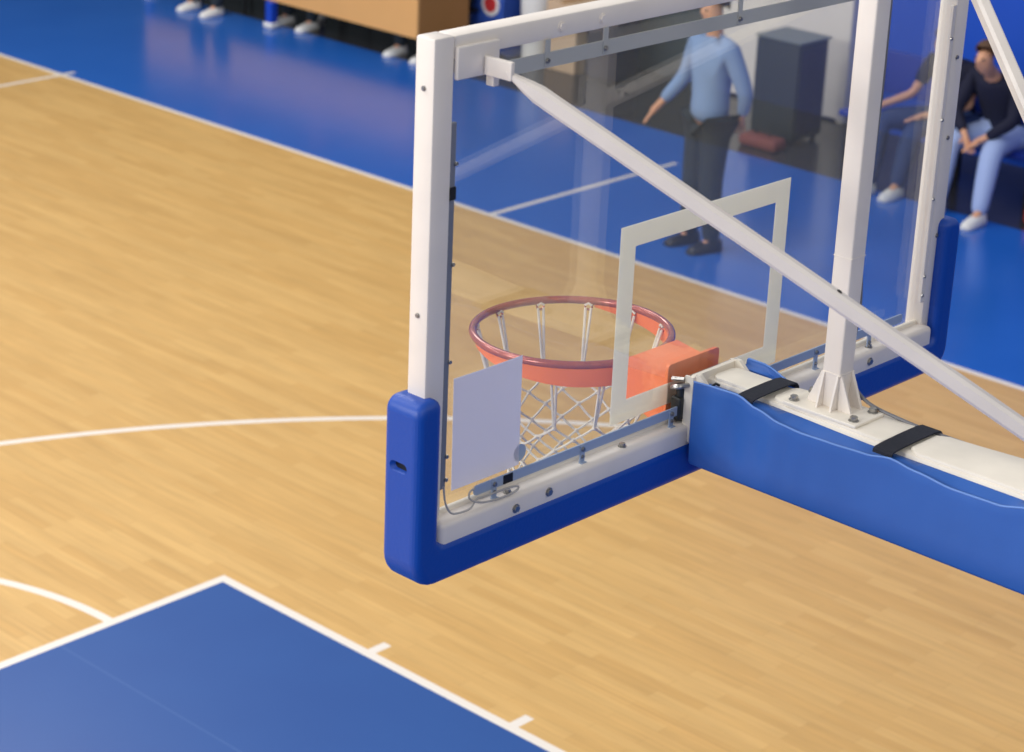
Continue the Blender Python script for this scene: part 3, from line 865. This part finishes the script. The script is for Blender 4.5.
tb = thing('scorers_table', 'long tan-fronted table with blue legs and white feet by the sideline', 'table', (10.4, 13.1, 0))
bm = bmesh.new(); box(bm, 10.13, 10.155, 11.14, 15.0, 0.255, 0.76, None, 0.003); obj('front_panel', bm, TAN, tb)
for y in (11.14, 14.96):
    bm = bmesh.new(); box(bm, 10.157, 10.78, y, y + 0.03, 0.255, 0.76, None, 0.003); obj('side_panel', bm, TANS, tb)
bm = bmesh.new(); box(bm, 10.10, 10.83, 11.10, 15.04, 0.762, 0.79, None, 0.006); obj('table_top', bm, TAN, tb)
for x in (10.12, 10.72):
    for y in (13.08, 14.9) if x < 10.5 else (11.25, 13.08, 14.9):
        bm = bmesh.new(); box(bm, x - 0.04 if x > 10.5 else x - 0.035, x + 0.04, y - 0.045, y + 0.045, 0.05, 0.252 if x < 10.5 else 0.76, None, 0.008); lg = obj('leg', bm, TBLUE, tb)
        bm = bmesh.new(); box(bm, x - 0.055, x + 0.055, y - 0.06, y + 0.06, 0.0, 0.055, None, 0.015); obj('foot', bm, SHOEW, lg, True)
# chair seats for the officials
for k, y in enumerate((11.42, 12.95, 13.95)):
    fx = 10.88 if y < 13.5 else 10.55
    cx = fx + 0.02
    ch = thing('folding_chair', ['black folding chair nearest the end of the tan table', 'black folding chair behind the blue leg of the tan table', 'black folding chair farthest along the tan table'][k], 'chair', (cx, y, 0), 0, 'folding chairs behind the tan table')
    bm = bmesh.new(); box(bm, cx - 0.2, cx + 0.2, y - 0.2, y + 0.2, 0.37, 0.40, None, 0.012); obj('seat', bm, BLACK, ch, True)
    bm = bmesh.new(); box(bm, cx + 0.2, cx + 0.23, y - 0.2, y + 0.2, 0.62, 0.85, None, 0.012); obj('backrest', bm, BLACK, ch, True)
    for sx_ in (-1, 1):
        for sy_ in (-1, 1):
            bm = bmesh.new(); xx = cx + sx_ * 0.18 + (0.03 if sx_ > 0 else 0)
            tube(bm, [(xx, y + sy_ * 0.18, 0), (xx, y + sy_ * 0.18, 0.37 if sx_ < 0 else 0.84)], 0.012, 8); obj('leg', bm, BLACK, ch)

cb = thing('equipment_cabinet', 'dark upright cabinet standing in front of the white door', 'cabinet', (10.9, 7.63, 0))
bm = bmesh.new(); box(bm, 10.70, 11.10, 7.42, 7.85, 0.04, 0.83, None, 0.02); obj('body', bm, SPK, cb, True)
bm = bmesh.new(); box(bm, 10.74, 11.06, 7.406, 7.419, 0.10, 0.78, None, 0.004); obj('grille', bm, SPKGR, cb)
bm = bmesh.new(); box(bm, 10.69, 11.11, 7.40, 7.86, 0.832, 0.85, None, 0.008); obj('top_panel', bm, mat('grey_lid', (112, 122, 122), 0.5), cb)
for x in (10.75, 11.05):
    for y in (7.47, 7.80):
        bm = bmesh.new(); cyl(bm, (x, y, 0), (0, 0, 1), 0.025, 0.04, 12); obj('foot', bm, BLACK, cb)
bg = thing('floor_bag', 'low reddish-brown bag lying at the foot of the dark cabinet', 'bag', (10.50, 7.55, 0))
bm = bmesh.new(); box(bm, 10.42, 10.60, 7.38, 7.76, 0, 0.10, None, 0.04, 4); obj('bag_body', bm, mat('brick_fabric', (124, 66, 62), 0.8), bg, True)
bm = bmesh.new(); tube(bm, spline([(10.51, 7.5, 0.09), (10.51, 7.52, 0.14), (10.51, 7.62, 0.14), (10.51, 7.64, 0.09)]), 0.008, 6); obj('handle', bm, BLACK, bg, True)

bg = thing('sports_bag', 'blue upright bag with a red round patch beside the brown side panel', 'bag', (11.2, 11.12, 0))
bm = bmesh.new()
prism(bm, rounded([(11.0, 0.0), (11.4, 0.0), (11.4, 0.60), (11.0, 0.60)], 0.10, 5), 1, 10.92, 11.32); obj('bag_body', bm, BAGBL, bg, True)
bm = bmesh.new(); cyl(bm, (11.001, 11.08, 0.47), (-1, 0, 0), 0.075, 0.012, 24); obj('patch', bm, RED, bg)
bm = bmesh.new(); cyl(bm, (11.002, 11.08, 0.47), (-1, 0, 0), 0.11, 0.007, 24); obj('patch_border', bm, SHOEW, bg)
bm = bmesh.new(); tube(bm, spline([(11.2, 11.02, 0.59), (11.2, 11.05, 0.72), (11.2, 11.19, 0.72), (11.2, 11.22, 0.59)]), 0.014, 8); obj('handle', bm, NAVY, bg, True)
bg = thing('waste_bin', 'white bin standing right of the blue bag with the red patch', 'bin', (11.2, 10.68, 0))
bm = bmesh.new(); tube(bm, [(11.2, 10.68, 0.0), (11.2, 10.68, 0.62)], lambda i, n: 0.13 + 0.03 * i, 28); obj('bin_body', bm, SHOEW, bg, True)
bm = bmesh.new(); tube(bm, [(11.2, 10.68, 0.622), (11.2, 10.68, 0.66)], lambda i, n: 0.168 - 0.02 * i, 28); obj('lid', bm, SHOEW, bg, True)
bg = thing('cardboard_box', 'light brown cardboard box standing right of the white bin', 'box', (11.25, 10.25, 0))
bm = bmesh.new(); box(bm, 11.05, 11.45, 10.08, 10.44, 0.0, 0.62, None, 0.008); obj('box_body', bm, mat('cardboard', (206, 178, 148), 0.8), bg)
bm = bmesh.new(); box(bm, 11.05, 11.45, 10.23, 10.29, 0.6205, 0.623); obj('tape', bm, TANS, bg)
bg = thing('kit_bag', 'navy upright bag standing right of the cardboard box', 'bag', (11.25, 9.8, 0))
bm = bmesh.new(); box(bm, 11.05, 11.42, 9.62, 9.99, 0.0, 0.66, None, 0.07, 4); obj('bag_body', bm, NAVY, bg, True)
bm = bmesh.new(); tube(bm, spline([(11.23, 9.72, 0.64), (11.23, 9.74, 0.74), (11.23, 9.86, 0.74), (11.23, 9.88, 0.64)]), 0.012, 8); obj('handle', bm, BLACK, bg, True)

# ---------------------------------------------------------------- lights
def area(loc, rot, sx, sy, power, col=(1, 1, 1)):
    l = bpy.data.lights.new('hall_and_fill_light', 'AREA'); l.shape = 'RECTANGLE'; l.size = sx; l.size_y = sy; l.energy = power; l.color = col
    o = bpy.data.objects.new('hall_and_fill_light', l); C.objects.link(o); o.location = loc; o.rotation_euler = rot
    return o
def aim(loc, tgt): return (Vector(tgt) - Vector(loc)).to_track_quat('-Z', 'Y').to_euler()
for x, y, z, p in ((-13, 1, 8, 720), (-13, 8, 8, 640), (-13, 16, 8, 440), (-3, 5, 10, 190), (-3, 12, 10, 280), (3, 8, 10, 190), (6, 13, 10, 340), (-5, -8, 9, 140), (3, -8, 9, 90)):  # last two, behind the board, are added fill for its back faces
    area((x, y, z), aim((x, y, z), (x * 0.3 + 1, y * 0.6 + 1, 1)), 2.5, 2.5, p, (1.0, 0.975, 0.94))
w = bpy.data.worlds.new('hall'); SC.world = w; w.use_nodes = True
w.node_tree.nodes['Background'].inputs[0].default_value = (0.97, 0.97, 1.0, 1)
w.node_tree.nodes['Background'].inputs[1].default_value = 0.48

# ---------------------------------------------------------------- camera
cam = bpy.data.cameras.new('camera'); co = bpy.data.objects.new('camera', cam); C.objects.link(co)
co.location = (-3.78612, -2.89847, 4.89851); co.rotation_euler = (1.19414, -0.04061, -0.81411)
cam.sensor_width = 36.0; cam.lens = 2268.57 / 1024 * 36.0; cam.clip_end = 200
cam.dof.use_dof = True; cam.dof.focus_distance = 5.1; cam.dof.aperture_fstop = 79.75 / 15.5
SC.camera = co
SC.view_settings.view_transform = 'Standard'; SC.view_settings.look = 'None'
SC.view_settings.exposure = 0.0; SC.view_settings.gamma = 1.0; SC.view_settings.use_curve_mapping = False
